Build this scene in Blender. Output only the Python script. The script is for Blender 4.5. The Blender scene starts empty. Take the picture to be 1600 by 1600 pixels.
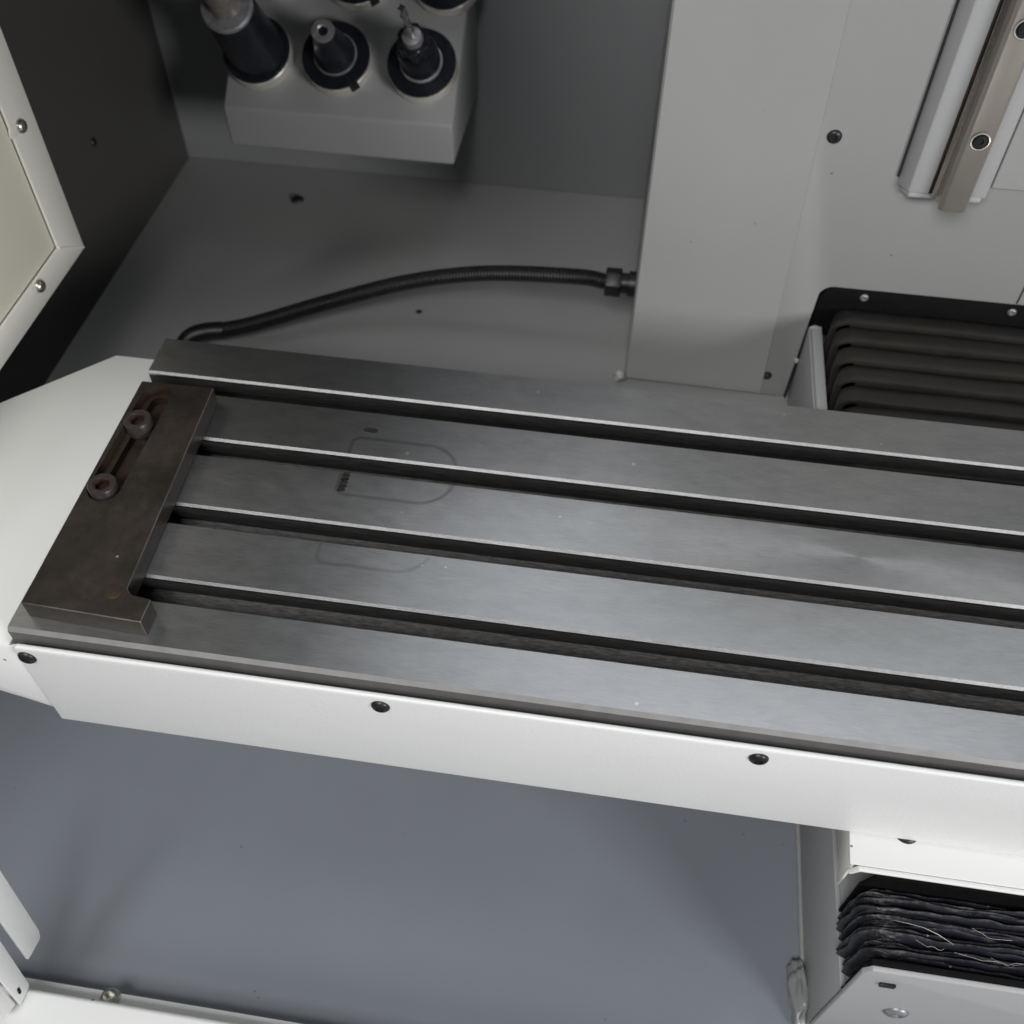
import bpy, bmesh, math, random
from mathutils import Vector, Matrix, noise
R = math.radians
random.seed(7)
S = bpy.context.scene
COL = S.collection

# ------------------------------------------------------------------ camera, light, exposure
cam = bpy.data.cameras.new('camera')
cam.sensor_width = 36.0
cam.lens = 35.57
cam.clip_start = 0.01
cam.clip_end = 50
cam.dof.use_dof = True
cam.dof.focus_distance = 0.70
cam.dof.aperture_fstop = 6.5
camo = bpy.data.objects.new('camera', cam)
COL.objects.link(camo)
right = Vector((0.98916475, 0.14657293, 0.00833483))
down = Vector((0.11853688, -0.76388687, -0.63437045))
fwd = Vector((-0.08661467, 0.62848487, -0.77298426))
m = Matrix((( right.x, -down.x, -fwd.x, 0.38733),
            ( right.y, -down.y, -fwd.y, -0.31856),
            ( right.z, -down.z, -fwd.z, 0.58032),
            (0, 0, 0, 1)))
camo.matrix_world = m
S.camera = camo

W = bpy.data.worlds.new('World')
S.world = W
W.use_nodes = True
bg = W.node_tree.nodes['Background']
bg.inputs['Color'].default_value = (0.74, 0.83, 1.0, 1)
bg.inputs['Strength'].default_value = 0.065

def area(name, loc, target, sx, sy, power, color):
    l = bpy.data.lights.new(name, 'AREA')
    l.shape = 'RECTANGLE'; l.size = sx; l.size_y = sy
    l.energy = power; l.color = color
    o = bpy.data.objects.new(name, l)
    o.location = loc
    d = Vector(target) - Vector(loc)
    o.rotation_euler = d.to_track_quat('-Z', 'Y').to_euler()
    COL.objects.link(o)
    return o
# tall workshop windows in front and to the left of the machine, a ceiling light over it
area('window_light', (-0.05, -1.40, 1.90), (0.30, 0.1, 0.0), 1.2, 0.9, 45, (1.0, 0.995, 0.98))
area('ceiling_light', (0.85, 1.15, 2.2), (0.6, 0.15, 0.0), 1.7, 1.2, 16, (0.91, 0.955, 1.0))
area('side_fill_light', (2.60, -1.90, 0.90), (0.0, 0.25, 0.05), 0.9, 0.7, 58, (1.0, 0.99, 0.97))  # added fill lamp, brightens the cream panel and channel ends at left

S.view_settings.view_transform = 'Standard'
S.view_settings.look = 'None'
S.view_settings.exposure = 0.0
S.view_settings.gamma = 1.0
S.view_settings.use_curve_mapping = False
S.render.engine = 'CYCLES'
S.cycles.use_denoising = True
S.cycles.max_bounces = 8
S.cycles.diffuse_bounces = 5
S.cycles.glossy_bounces = 5
S.cycles.sample_clamp_indirect = 4.0

# ------------------------------------------------------------------ materials
def new_mat(name, color, rough=0.5, metal=0.0, spec=0.5):
    mt = bpy.data.materials.new(name); mt.use_nodes = True
    b = mt.node_tree.nodes['Principled BSDF']
    b.inputs['Base Color'].default_value = (*color, 1)
    b.inputs['Roughness'].default_value = rough
    b.inputs['Metallic'].default_value = metal
    b.inputs['Specular IOR Level'].default_value = spec
    return mt, mt.node_tree, b
def nd(nt, typ, **kw):
    n = nt.nodes.new(typ)
    for k, v in kw.items(): setattr(n, k, v)
    return n
def mathn(nt, op, a, b=None, c=None, clamp=False):
    n = nd(nt, 'ShaderNodeMath', operation=op, use_clamp=clamp)
    for i, v in enumerate((a, b, c)):
        if v is None: continue
        if isinstance(v, (int, float)): n.inputs[i].default_value = v
        else: nt.links.new(v, n.inputs[i])
    return n.outputs[0]
def coords(nt, kind='Object', scale=(1, 1, 1)):
    tc = nd(nt, 'ShaderNodeTexCoord')
    mp = nd(nt, 'ShaderNodeMapping'); mp.inputs['Scale'].default_value = scale
    nt.links.new(tc.outputs[kind], mp.inputs['Vector'])
    return mp.outputs[0]
def noi(nt, vec, scale, detail=3, rough=0.55):
    n = nd(nt, 'ShaderNodeTexNoise'); n.inputs['Scale'].default_value = scale
    n.inputs['Detail'].default_value = detail; n.inputs['Roughness'].default_value = rough
    nt.links.new(vec, n.inputs['Vector'])
    return n.outputs['Fac']
def ramp(nt, fac, stops):
    n = nd(nt, 'ShaderNodeValToRGB')
    e = n.color_ramp.elements
    while len(e) < len(stops): e.new(0.5)
    for i, (p, c) in enumerate(stops):
        e[i].position = p; e[i].color = (c[0], c[1], c[2], 1) if not isinstance(c, (int, float)) else (c, c, c, 1)
    nt.links.new(fac, n.inputs[0])
    return n.outputs[0]
def mix(nt, fac, a, b):
    n = nd(nt, 'ShaderNodeMix', data_type='RGBA')
    for i, v in ((0, fac), (6, a), (7, b)):
        if isinstance(v, (int, float)): n.inputs[i].default_value = v
        elif isinstance(v, tuple): n.inputs[i].default_value = (*v, 1)
        else: nt.links.new(v, n.inputs[i])
    return n.outputs[2]
def bump(nt, bsdf, h, strength, dist, prev=None):
    n = nd(nt, 'ShaderNodeBump'); n.inputs['Strength'].default_value = strength
    n.inputs['Distance'].default_value = dist
    nt.links.new(h, n.inputs['Height'])
    if prev is not None: nt.links.new(prev, n.inputs['Normal'])
    nt.links.new(n.outputs[0], bsdf.inputs['Normal'])
    return n.outputs[0]

def specks(nt, vec, scale, thr):
    """small scattered round specks, 1 inside"""
    v = nd(nt, 'ShaderNodeTexVoronoi'); v.inputs['Scale'].default_value = scale
    nt.links.new(vec, v.inputs['Vector'])
    sep = nd(nt, 'ShaderNodeSeparateColor'); nt.links.new(v.outputs['Color'], sep.inputs[0])
    pick = mathn(nt, 'GREATER_THAN', sep.outputs[0], thr)
    size = mathn(nt, 'MULTIPLY', sep.outputs[1], 0.22)
    ins = mathn(nt, 'LESS_THAN', v.outputs['Distance'], size)
    return mathn(nt, 'MULTIPLY', pick, ins)

def paint(name, color, rough, orange=0.25, scale=420, dirt=0.06, dist=0.0006, dust=0.0):
    spsc = 130 if color[0] > 0.5 else 230
    mt, nt, b = new_mat(name, color, rough)
    v = coords(nt)
    big = noi(nt, v, 9, 4)
    f = mathn(nt, 'MULTIPLY_ADD', big, dirt * 2, 1 - dirt)
    c = mix(nt, 1.0, tuple(color), tuple(color))
    mul = nd(nt, 'ShaderNodeMix', data_type='RGBA', blend_type='MULTIPLY')
    mul.inputs[0].default_value = 1.0
    mul.inputs[6].default_value = (*color, 1)
    cmb = nd(nt, 'ShaderNodeCombineColor')
    for i in range(3): nt.links.new(f, cmb.inputs[i])
    nt.links.new(cmb.outputs[0], mul.inputs[7])
    out = mul.outputs[2]
    if dust > 0:
        sp = specks(nt, v, spsc, 1 - dust)
        out = mix(nt, mathn(nt, 'MULTIPLY', sp, 0.75), out, (0.05, 0.045, 0.04))
    nt.links.new(out, b.inputs['Base Color'])
    r = mathn(nt, 'MULTIPLY_ADD', noi(nt, v, 25, 3), 0.14, rough - 0.07)
    nt.links.new(r, b.inputs['Roughness'])
    if orange > 0:
        bump(nt, b, noi(nt, v, scale, 2, 0.5), orange, dist)
    return mt

M = {}
M['white'] = paint('white_powder_coat', (0.75, 0.757, 0.752), 0.42, 0.26, 360, 0.03, 0.0008, 0.012)
M['white_smooth'] = paint('white_smooth_paint', (0.76, 0.767, 0.76), 0.38, 0.06, 260, 0.03, 0.0005, 0.03)
M['cream'] = paint('cream_paint', (0.90, 0.87, 0.74), 0.45, 0.06, 260, 0.04, 0.0005)
M['offwhite'] = paint('off_white_paint', (0.78, 0.765, 0.70), 0.42, 0.05, 260, 0.04, 0.0005)
M['grey'] = paint('grey_machine_paint', (0.300, 0.305, 0.300), 0.40, 0.10, 300, 0.05, 0.0005, 0.004)
M['grey_floor'] = paint('grey_blue_floor_paint', (0.200, 0.218, 0.246), 0.34, 0.08, 300, 0.08, 0.0005, 0.010)
M['grey_dark'] = paint('grey_wall_paint', (0.205, 0.210, 0.218), 0.45, 0.08, 300, 0.05, 0.0005)
M['grey_light'] = paint('light_grey_paint', (0.38, 0.385, 0.39), 0.40, 0.10, 300, 0.04, 0.0005)
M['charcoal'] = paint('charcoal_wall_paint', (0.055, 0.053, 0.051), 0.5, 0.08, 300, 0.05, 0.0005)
M['rack'] = paint('rack_paint', (0.27, 0.277, 0.277), 0.5, 0.12, 300, 0.04, 0.0005)

def metal(name, color, rough, streak=0.3, axis=(3, 90, 90), bumpd=0.0001):
    mt, nt, b = new_mat(name, color, rough, 1.0)
    v = coords(nt, 'Object', axis)
    s = noi(nt, v, 14, 5, 0.7)
    r = mathn(nt, 'MULTIPLY_ADD', s, streak, rough - streak / 2)
    nt.links.new(r, b.inputs['Roughness'])
    bump(nt, b, s, 0.25, bumpd)
    return mt
M['steel'] = metal('bright_steel', (0.62, 0.60, 0.57), 0.25, 0.15)
M['silver'] = metal('polished_ring_steel', (0.90, 0.87, 0.80), 0.22, 0.1, (40, 40, 40))
M['silver'].node_tree.nodes['Principled BSDF'].inputs['Metallic'].default_value = 0.7
M['zinc'] = metal('zinc_plated', (0.60, 0.58, 0.52), 0.32, 0.2, (60, 60, 60))
M['rail'] = metal('rail_steel', (0.50, 0.465, 0.415), 0.45, 0.35, (30, 30, 60))
M['rail'].node_tree.nodes['Principled BSDF'].inputs['Metallic'].default_value = 0.7
M['rail_side'] = metal('rail_side_steel', (0.50, 0.47, 0.44), 0.22, 0.2, (90, 90, 3))

def ground_table():
    mt, nt, b = new_mat('ground_table_steel', (0.43, 0.43, 0.435), 0.32, 1.0)
    tc = nd(nt, 'ShaderNodeTexCoord')
    P = tc.outputs['Object']
    v1 = coords(nt, 'Object', (9, 360, 360)); v2 = coords(nt, 'Object', (24, 800, 800))
    s1 = noi(nt, v1, 6, 5, 0.65); s2 = noi(nt, v2, 6, 4, 0.7)
    mott = noi(nt, coords(nt, 'Object', (1, 2.2, 1)), 38, 4, 0.6)
    # marks left by an earlier cutter: faint arcs worn into the surface
    sep = nd(nt, 'ShaderNodeSeparateXYZ'); nt.links.new(P, sep.inputs[0])
    X, Y, Z = sep.outputs
    def sdbox(cx, cy, hx, hy, rad):
        rr = mathn(nt, 'MULTIPLY_ADD', mathn(nt, 'GREATER_THAN', X, cx), rad - 0.007, 0.007)
        dx = mathn(nt, 'SUBTRACT', mathn(nt, 'ABSOLUTE', mathn(nt, 'SUBTRACT', X, cx)), mathn(nt, 'SUBTRACT', hx, rr))
        dy = mathn(nt, 'SUBTRACT', mathn(nt, 'ABSOLUTE', mathn(nt, 'SUBTRACT', Y, cy)), mathn(nt, 'SUBTRACT', hy, rr))
        mx = mathn(nt, 'MAXIMUM', dx, 0.0); my = mathn(nt, 'MAXIMUM', dy, 0.0)
        ln = mathn(nt, 'SQRT', mathn(nt, 'ADD', mathn(nt, 'MULTIPLY', mx, mx), mathn(nt, 'MULTIPLY', my, my)))
        inn = mathn(nt, 'MINIMUM', mathn(nt, 'MAXIMUM', dx, dy), 0.0)
        return mathn(nt, 'SUBTRACT', mathn(nt, 'ADD', ln, inn), rr)
    def line(sd, w, soft):
        a = mathn(nt, 'ABSOLUTE', sd)
        return mathn(nt, 'SUBTRACT', 1.0, mathn(nt, 'DIVIDE', mathn(nt, 'SUBTRACT', a, w), soft), clamp=True)
    l1 = line(sdbox(0.231, 0.1805, 0.043, 0.0295, 0.026), 0.0005, 0.0018)
    # second, lower arc: only its front half can be seen
    l2 = line(sdbox(0.231, 0.1175, 0.041, 0.0310, 0.026), 0.0004, 0.0018)
    lowhalf = mathn(nt, 'LESS_THAN', Y, 0.103)
    l2 = mathn(nt, 'MULTIPLY', mathn(nt, 'MULTIPLY', l2, lowhalf), 0.6)
    fadex = mathn(nt, 'MULTIPLY_ADD', noi(nt, P, 40, 3), 1.4, 0.1, clamp=True)
    marks = mathn(nt, 'MULTIPLY', mathn(nt, 'MAXIMUM', l1, l2), fadex)
    top = mathn(nt, 'GREATER_THAN', Z, -0.0005)
    marks = mathn(nt, 'MULTIPLY', marks, top)
    tone = mathn(nt, 'ADD', mathn(nt, 'MULTIPLY_ADD', mott, 0.22, mathn(nt, 'MULTIPLY', s1, 0.45)), mathn(nt, 'MULTIPLY', s2, 0.33))
    col = ramp(nt, tone, [(0.38, (0.30, 0.30, 0.304)), (0.50, (0.38, 0.38, 0.383)), (0.62, (0.46, 0.458, 0.455))])
    col = mix(nt, mathn(nt, 'MULTIPLY', marks, 0.52), col, (0.11, 0.11, 0.11))
    sp = mathn(nt, 'MULTIPLY', specks(nt, P, 120, 0.975), top)
    col = mix(nt, mathn(nt, 'MULTIPLY', sp, 0.5), col, (0.75, 0.75, 0.75))
    # sides of the slots: darker and duller below the top face
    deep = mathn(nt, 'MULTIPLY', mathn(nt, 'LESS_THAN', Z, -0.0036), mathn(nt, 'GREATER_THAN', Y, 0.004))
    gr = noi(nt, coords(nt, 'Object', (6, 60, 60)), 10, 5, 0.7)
    slot_dark = ramp(nt, gr, [(0.3, (0.030, 0.030, 0.030)), (0.7, (0.080, 0.079, 0.078))])
    col = mix(nt, deep, col, slot_dark)
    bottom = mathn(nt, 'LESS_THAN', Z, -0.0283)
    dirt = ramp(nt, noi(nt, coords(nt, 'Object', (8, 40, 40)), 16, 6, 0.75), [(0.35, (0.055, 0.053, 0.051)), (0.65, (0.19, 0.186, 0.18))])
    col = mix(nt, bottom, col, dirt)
    nt.links.new(col, b.inputs['Base Color'])
    r = mathn(nt, 'MULTIPLY_ADD', s1, 0.14, 0.31)
    r = mathn(nt, 'ADD', r, mathn(nt, 'MULTIPLY', mott, 0.04))
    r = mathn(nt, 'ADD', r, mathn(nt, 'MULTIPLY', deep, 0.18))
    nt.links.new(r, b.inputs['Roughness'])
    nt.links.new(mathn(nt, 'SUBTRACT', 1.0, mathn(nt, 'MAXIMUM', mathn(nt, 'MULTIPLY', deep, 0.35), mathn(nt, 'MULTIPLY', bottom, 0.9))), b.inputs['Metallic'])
    b.inputs['Anisotropic'].default_value = 0.5
    tg = nd(nt, 'ShaderNodeTangent', direction_type='RADIAL', axis='Y'); 
    h = mathn(nt, 'ADD', mathn(nt, 'MULTIPLY', s2, 0.6), mathn(nt, 'MULTIPLY', s1, 0.5))
    n1 = bump(nt, b, h, 0.22, 0.00020)
    bump(nt, b, marks, 0.12, -0.0003, n1)
    return mt
M['table'] = ground_table()

def chamfer_mat():
    mt, nt, b = new_mat('bright_chamfer_steel', (0.80, 0.80, 0.80), 0.5, 1.0)
    v = coords(nt, 'Object', (30, 200, 200))
    s = noi(nt, v, 12, 4, 0.7)
    wear = noi(nt, coords(nt, 'Object', (1, 1, 1)), 26, 4, 0.7)
    s = mathn(nt, 'ADD', s, mathn(nt, 'MULTIPLY_ADD', wear, 0.5, -0.27))
    nt.links.new(ramp(nt, s, [(0.30, (0.25, 0.25, 0.24)), (0.42, (0.29, 0.29, 0.295)), (0.7, (0.40, 0.40, 0.405))]), b.inputs['Base Color'])
    bump(nt, b, s, 0.3, 0.0004)
    return mt
M['chamfer'] = chamfer_mat()

def rusty(name, c0, c1, c2, rough):
    mt, nt, b = new_mat(name, c1, rough, 0.5)
    v = coords(nt)
    n1 = noi(nt, v, 22, 6, 0.65); n2 = noi(nt, v, 160, 4, 0.7)
    col = ramp(nt, mathn(nt, 'ADD', mathn(nt, 'MULTIPLY', n1, 0.7), mathn(nt, 'MULTIPLY', n2, 0.3)),
               [(0.32, c0), (0.5, c1), (0.68, c2)])
    sp = specks(nt, v, 150, 0.985)
    col = mix(nt, mathn(nt, 'MULTIPLY', sp, 0.8), col, (0.42, 0.30, 0.24))
    nt.links.new(col, b.inputs['Base Color'])
    nt.links.new(mathn(nt, 'MULTIPLY_ADD', n1, 0.3, rough - 0.15), b.inputs['Roughness'])
    bump(nt, b, n2, 0.25, 0.0004)
    return mt
M['oxide'] = rusty('brown_oxidised_steel', (0.022, 0.0185, 0.0165), (0.039, 0.032, 0.0275), (0.068, 0.054, 0.044), 0.42)
M['worn'] = rusty('worn_steel_edge', (0.07, 0.060, 0.052), (0.12, 0.105, 0.094), (0.20, 0.18, 0.165), 0.38)
M['rust'] = rusty('rusty_slot_steel', (0.026, 0.017, 0.012), (0.052, 0.034, 0.023), (0.085, 0.055, 0.036), 0.6)
M['bolt'] = rusty('rusty_bolt_steel', (0.034, 0.029, 0.027), (0.056, 0.048, 0.046), (0.090, 0.078, 0.074), 0.36)
M['pit'] = rusty('gouged_steel', (0.02, 0.019, 0.018), (0.05, 0.047, 0.045), (0.14, 0.13, 0.125), 0.55)
M['rust_red'] = rusty('red_rust', (0.025, 0.013, 0.010), (0.048, 0.023, 0.017), (0.08, 0.038, 0.027), 0.7)

def plain(name, c, r, metal_=0.0, nscale=120, nb=0.15, var=0.25):
    mt, nt, b = new_mat(name, c, r, metal_)
    v = coords(nt)
    n1 = noi(nt, v, nscale, 4, 0.6)
    lo = tuple(x * (1 - var) for x in c); hi = tuple(x * (1 + var) for x in c)
    nt.links.new(ramp(nt, n1, [(0.3, lo), (0.7, hi)]), b.inputs['Base Color'])
    nt.links.new(mathn(nt, 'MULTIPLY_ADD', n1, 0.2, r - 0.1), b.inputs['Roughness'])
    bump(nt, b, n1, nb, 0.0005)
    return mt
M['black_screw'] = plain('black_oxide_screw', (0.022, 0.022, 0.024), 0.38, 0.3)
M['black_tool'] = plain('black_oxide_holder', (0.018, 0.020, 0.028), 0.32, 0.4)
M['tool_grey'] = plain('grey_tool_collar', (0.27, 0.265, 0.285), 0.4, 0.5)
M['tool_brown'] = plain('brown_tool_steel', (0.28, 0.25, 0.225), 0.4, 0.6)
M['hose'] = plain('black_hose_rubber', (0.007, 0.007, 0.008), 0.42)
M['hole'] = plain('black_hole', (0.004, 0.004, 0.004), 0.9)
M['rubber'] = plain('brown_black_rubber', (0.027, 0.0245, 0.0215), 0.55, 0, 60, 0.15, 0.15)
M['rubber_dark0'] = plain('black_rubber_flange', (0.004, 0.004, 0.004), 0.7)
M['rubber_dark'] = M.pop('rubber_dark0')
M['rubber_dark'].node_tree.nodes['Principled BSDF'].inputs['Specular IOR Level'].default_value = 0.12
M['rubber'].node_tree.nodes['Principled BSDF'].inputs['Specular IOR Level'].default_value = 0.25
M['sealant'] = plain('translucent_sealant', (0.42, 0.43, 0.43), 0.18, 0, 60, 0.2, 0.1)
M['sealant'].node_tree.nodes['Principled BSDF'].inputs['Transmission Weight'].default_value = 0.45
M['sealant_white'] = plain('white_sealant', (0.42, 0.41, 0.38), 0.35, 0, 90, 0.3, 0.1)
M['thread'] = plain('pale_fibre', (0.62, 0.60, 0.56), 0.7)
M['slit'] = plain('black_gap_strip', (0.008, 0.008, 0.008), 0.7)

M['cast_side'] = plain('dull_cast_side', (0.15, 0.146, 0.142), 0.5, 0.3, 60, 0.1, 0.08)
M['milled'] = plain('milled_cast_side', (0.27, 0.265, 0.262), 0.45, 0.35, 60, 0.1, 0.07)

def cloth():
    mt, nt, b = new_mat('navy_black_bellows_cloth', (0.016, 0.017, 0.022), 0.55)
    v = coords(nt)
    n1 = noi(nt, v, 70, 5, 0.65)
    dusty = noi(nt, coords(nt, 'Object', (1, 3, 1)), 40, 6, 0.75)
    col = ramp(nt, n1, [(0.3, (0.007, 0.008, 0.013)), (0.7, (0.016, 0.017, 0.027))])
    col = mix(nt, ramp(nt, dusty, [(0.58, 0.0), (0.80, 0.22)]), col, (0.20, 0.19, 0.18))
    geo = nd(nt, 'ShaderNodeNewGeometry')
    crest = ramp(nt, geo.outputs['Pointiness'], [(0.53, 0.0), (0.62, 1.0)])
    cn = ramp(nt, noi(nt, v, 130, 5, 0.8), [(0.45, 0.0), (0.7, 0.55)])
    col = mix(nt, mathn(nt, 'MULTIPLY', crest, cn), col, (0.28, 0.265, 0.25))
    sx = nd(nt, 'ShaderNodeSeparateXYZ'); nt.links.new(v, sx.inputs[0])
    sh = mathn(nt, 'SUBTRACT', 1.0, mathn(nt, 'MULTIPLY', mathn(nt, 'ABSOLUTE', mathn(nt, 'ADD', sx.outputs[0], 0.137)), 70.0), clamp=True)
    lint = mathn(nt, 'MULTIPLY', sh, ramp(nt, noi(nt, coords(nt, 'Object', (1, 2.5, 2.5)), 150, 6, 0.85), [(0.50, 0.0), (0.68, 0.8)]))
    col = mix(nt, lint, col, (0.36, 0.35, 0.33))
    sp = specks(nt, v, 220, 0.975)
    col = mix(nt, mathn(nt, 'MULTIPLY', sp, 0.7), col, (0.5, 0.48, 0.45))
    nt.links.new(col, b.inputs['Base Color'])
    bump(nt, b, noi(nt, v, 500, 3), 0.3, 0.0004)
    return mt
M['cloth'] = cloth()

# ------------------------------------------------------------------ mesh helpers
def link(o, parent=None):
    COL.objects.link(o)
    if parent is not None: o.parent = parent
    return o
def smooth(me, ang=35):
    for p in me.polygons: p.use_smooth = True
    me.set_sharp_from_angle(angle=R(ang))
def obj(name, bm, mat, parent=None, bevel=0, seg=2, sm=True, loc=None, rot=None, edge=None):
    bmesh.ops.recalc_face_normals(bm, faces=bm.faces)
    if bevel > 0:
        es = [e for e in bm.edges if len(e.link_faces) == 2 and e.calc_face_angle(0) > R(30)]
        rs = bmesh.ops.bevel(bm, geom=es, offset=bevel, segments=seg, profile=0.5, affect='EDGES', clamp_overlap=True)
        if edge is not None:
            for f in rs['faces']: f.material_index = edge
    me = bpy.data.meshes.new(name); bm.to_mesh(me); bm.free()
    mats = mat if isinstance(mat, (list, tuple)) else [mat]
    for k in mats: me.materials.append(M[k] if isinstance(k, str) else k)
    if sm: smooth(me)
    o = bpy.data.objects.new(name, me)
    if loc is not None: o.location = loc
    if rot is not None: o.rotation_euler = rot
    return link(o, parent)
def empty(name, loc=(0, 0, 0), rot=(0, 0, 0)):
    o = bpy.data.objects.new(name, None); o.location = loc; o.rotation_euler = rot
    o.empty_display_size = 0.02
    return link(o)
def tag(o, label=None, cat=None, group=None, kind=None):
    if label: o['label'] = label
    if cat: o['category'] = cat
    if group: o['group'] = group
    if kind: o['kind'] = kind
    return o
def box(x0, x1, y0, y1, z0, z1, bm=None):
    bm = bm or bmesh.new()
    v = [bm.verts.new(p) for p in ((x0,y0,z0),(x1,y0,z0),(x1,y1,z0),(x0,y1,z0),(x0,y0,z1),(x1,y0,z1),(x1,y1,z1),(x0,y1,z1))]
    for f in ((0,3,2,1),(4,5,6,7),(0,1,5,4),(1,2,6,5),(2,3,7,6),(3,0,4,7)): bm.faces.new([v[i] for i in f])
    return bm
def prism(pts, axis, a, b, bm=None):
    """polygon pts in the two other axes (cyclic order), extruded along axis from a to b"""
    bm = bm or bmesh.new()
    def P(p, t):
        if axis == 'x': return (t, p[0], p[1])
        if axis == 'y': return (p[0], t, p[1])
        return (p[0], p[1], t)
    A = [bm.verts.new(P(p, a)) for p in pts]; B = [bm.verts.new(P(p, b)) for p in pts]
    n = len(pts)
    bm.faces.new(A); bm.faces.new(B[::-1])
    for i in range(n): bm.faces.new((A[i], A[(i+1) % n], B[(i+1) % n], B[i]))
    bmesh.ops.recalc_face_normals(bm, faces=bm.faces)
    return bm
def lathe(prof, seg=32, bm=None, mats=None):
    """prof: list of (r, z); closed at r=0 ends; mats: material index for each segment"""
    bm = bm or bmesh.new()
    rings = []
    for r, z in prof:
        if r <= 1e-7: rings.append([bm.verts.new((0, 0, z))])
        else: rings.append([bm.verts.new((r*math.cos(2*math.pi*i/seg), r*math.sin(2*math.pi*i/seg), z)) for i in range(seg)])
    for k in range(len(rings) - 1):
        A, B = rings[k], rings[k+1]
        for i in range(seg):
            j = (i + 1) % seg
            if len(A) == 1 and len(B) == 1: continue
            if len(A) == 1: f = bm.faces.new((A[0], B[i], B[j]))
            elif len(B) == 1: f = bm.faces.new((A[i], A[j], B[0]))
            else: f = bm.faces.new((A[i], A[j], B[j], B[i]))
            if mats: f.material_index = mats[k]
    return bm
def tube(path, radii, seg=12, caps=True):
    bm = bmesh.new()
    n = len(path); path = [Vector(p) for p in path]
    up = Vector((0, 0, 1)); prev = None; rings = []
    for i, p in enumerate(path):
        t = (path[min(i+1, n-1)] - path[max(i-1, 0)]).normalized()
        if prev is None:
            a = t.cross(up); a = a.normalized() if a.length > 1e-5 else Vector((1, 0, 0))
        else:
            a = (prev - t * prev.dot(t)).normalized()
        prev = a; b = t.cross(a)
        r = radii[i] if isinstance(radii, (list, tuple)) else radii
        rings.append([bm.verts.new(p + a*(r*math.cos(2*math.pi*k/seg)) + b*(r*math.sin(2*math.pi*k/seg))) for k in range(seg)])
    for i in range(n - 1):
        for k in range(seg):
            j = (k + 1) % seg
            bm.faces.new((rings[i][k], rings[i][j], rings[i+1][j], rings[i+1][k]))
    if caps:
        bm.faces.new(rings[0][::-1]); bm.faces.new(rings[-1])
    return bm
def spline(pts, n):
    pts = [Vector(p) for p in pts]; out = []
    P = [pts[0]*2 - pts[1]] + pts + [pts[-1]*2 - pts[-2]]
    for i in range(1, len(P) - 2):
        for k in range(n):
            t = k / n
            a, b, c, d = P[i-1], P[i], P[i+1], P[i+2]
            out.append(0.5*((2*b) + (c-a)*t + (2*a-5*b+4*c-d)*t*t + (-a+3*b-3*c+d)*t**3))
    out.append(pts[-1])
    return out
def capsule(x0, y0, x1, y1, r, z0, z1, seg=10):
    d = Vector((x1-x0, y1-y0)); a = math.atan2(d.y, d.x)
    pts = [(x1 + r*math.cos(a - math.pi/2 + math.pi*i/seg), y1 + r*math.sin(a - math.pi/2 + math.pi*i/seg)) for i in range(seg+1)]
    pts += [(x0 + r*math.cos(a + math.pi/2 + math.pi*i/seg), y0 + r*math.sin(a + math.pi/2 + math.pi*i/seg)) for i in range(seg+1)]
    return prism(pts, 'z', z0, z1)
def cut(o, cutters, slot=None):
    """boolean difference, applied to the mesh"""
    objs = []
    for bm in cutters:
        me = bpy.data.meshes.new('cutter'); bmesh.ops.recalc_face_normals(bm, faces=bm.faces); bm.to_mesh(me); bm.free()
        if slot is not None:
            for mm in o.data.materials: me.materials.append(mm)
            for p in me.polygons: p.material_index = slot
        c = bpy.data.objects.new('cutter', me); COL.objects.link(c); objs.append(c)
        md = o.modifiers.new('cut', 'BOOLEAN'); md.operation = 'DIFFERENCE'; md.object = c; md.solver = 'EXACT'
    dg = bpy.context.evaluated_depsgraph_get(); dg.update()
    me = bpy.data.meshes.new_from_object(o.evaluated_get(dg))
    o.modifiers.clear(); old = o.data; o.data = me
    for c in objs:
        d = c.data; bpy.data.objects.remove(c); bpy.data.meshes.remove(d)
    bpy.data.meshes.remove(old)
    smooth(me, 30)
def lump(name, mat, parent, loc, sx, sy, sz, amp=0.25, seed=0, sub=3, freq=1.6):
    bm = bmesh.new(); bmesh.ops.create_icosphere(bm, subdivisions=sub, radius=1)
    for v in bm.verts:
        n = noise.noise(v.co * freq + Vector((seed*7.1, seed*3.3, 0)))
        v.co = v.co * (1 + amp * n * 1.6)
        v.co = Vector((v.co.x*sx, v.co.y*sy, v.co.z*sz))
    o = obj(name, bm, mat, parent, loc=loc); smooth(o.data, 80)
    return o

# a button-head screw lying on a plane; local +z points out of the surface
def button_screw(parent, loc, rot, r, mat='black_screw', name='screw', h=0.45, sink=0.0):
    hz = r * h
    prof = [(r, -r*0.3), (r, 0.0), (r*0.93, hz*0.45), (r*0.75, hz*0.8), (r*0.5, hz), (r*0.44, hz), (r*0.40, hz*0.2), (0, hz*0.15)]
    o = obj(name, lathe(prof, 24), mat, parent, loc=loc, rot=rot)
    smooth(o.data, 50)
    return o
FRONT = (R(90), 0, 0)      # local z -> -y
FACE_X = (0, R(90), 0)     # local z -> +x

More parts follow.
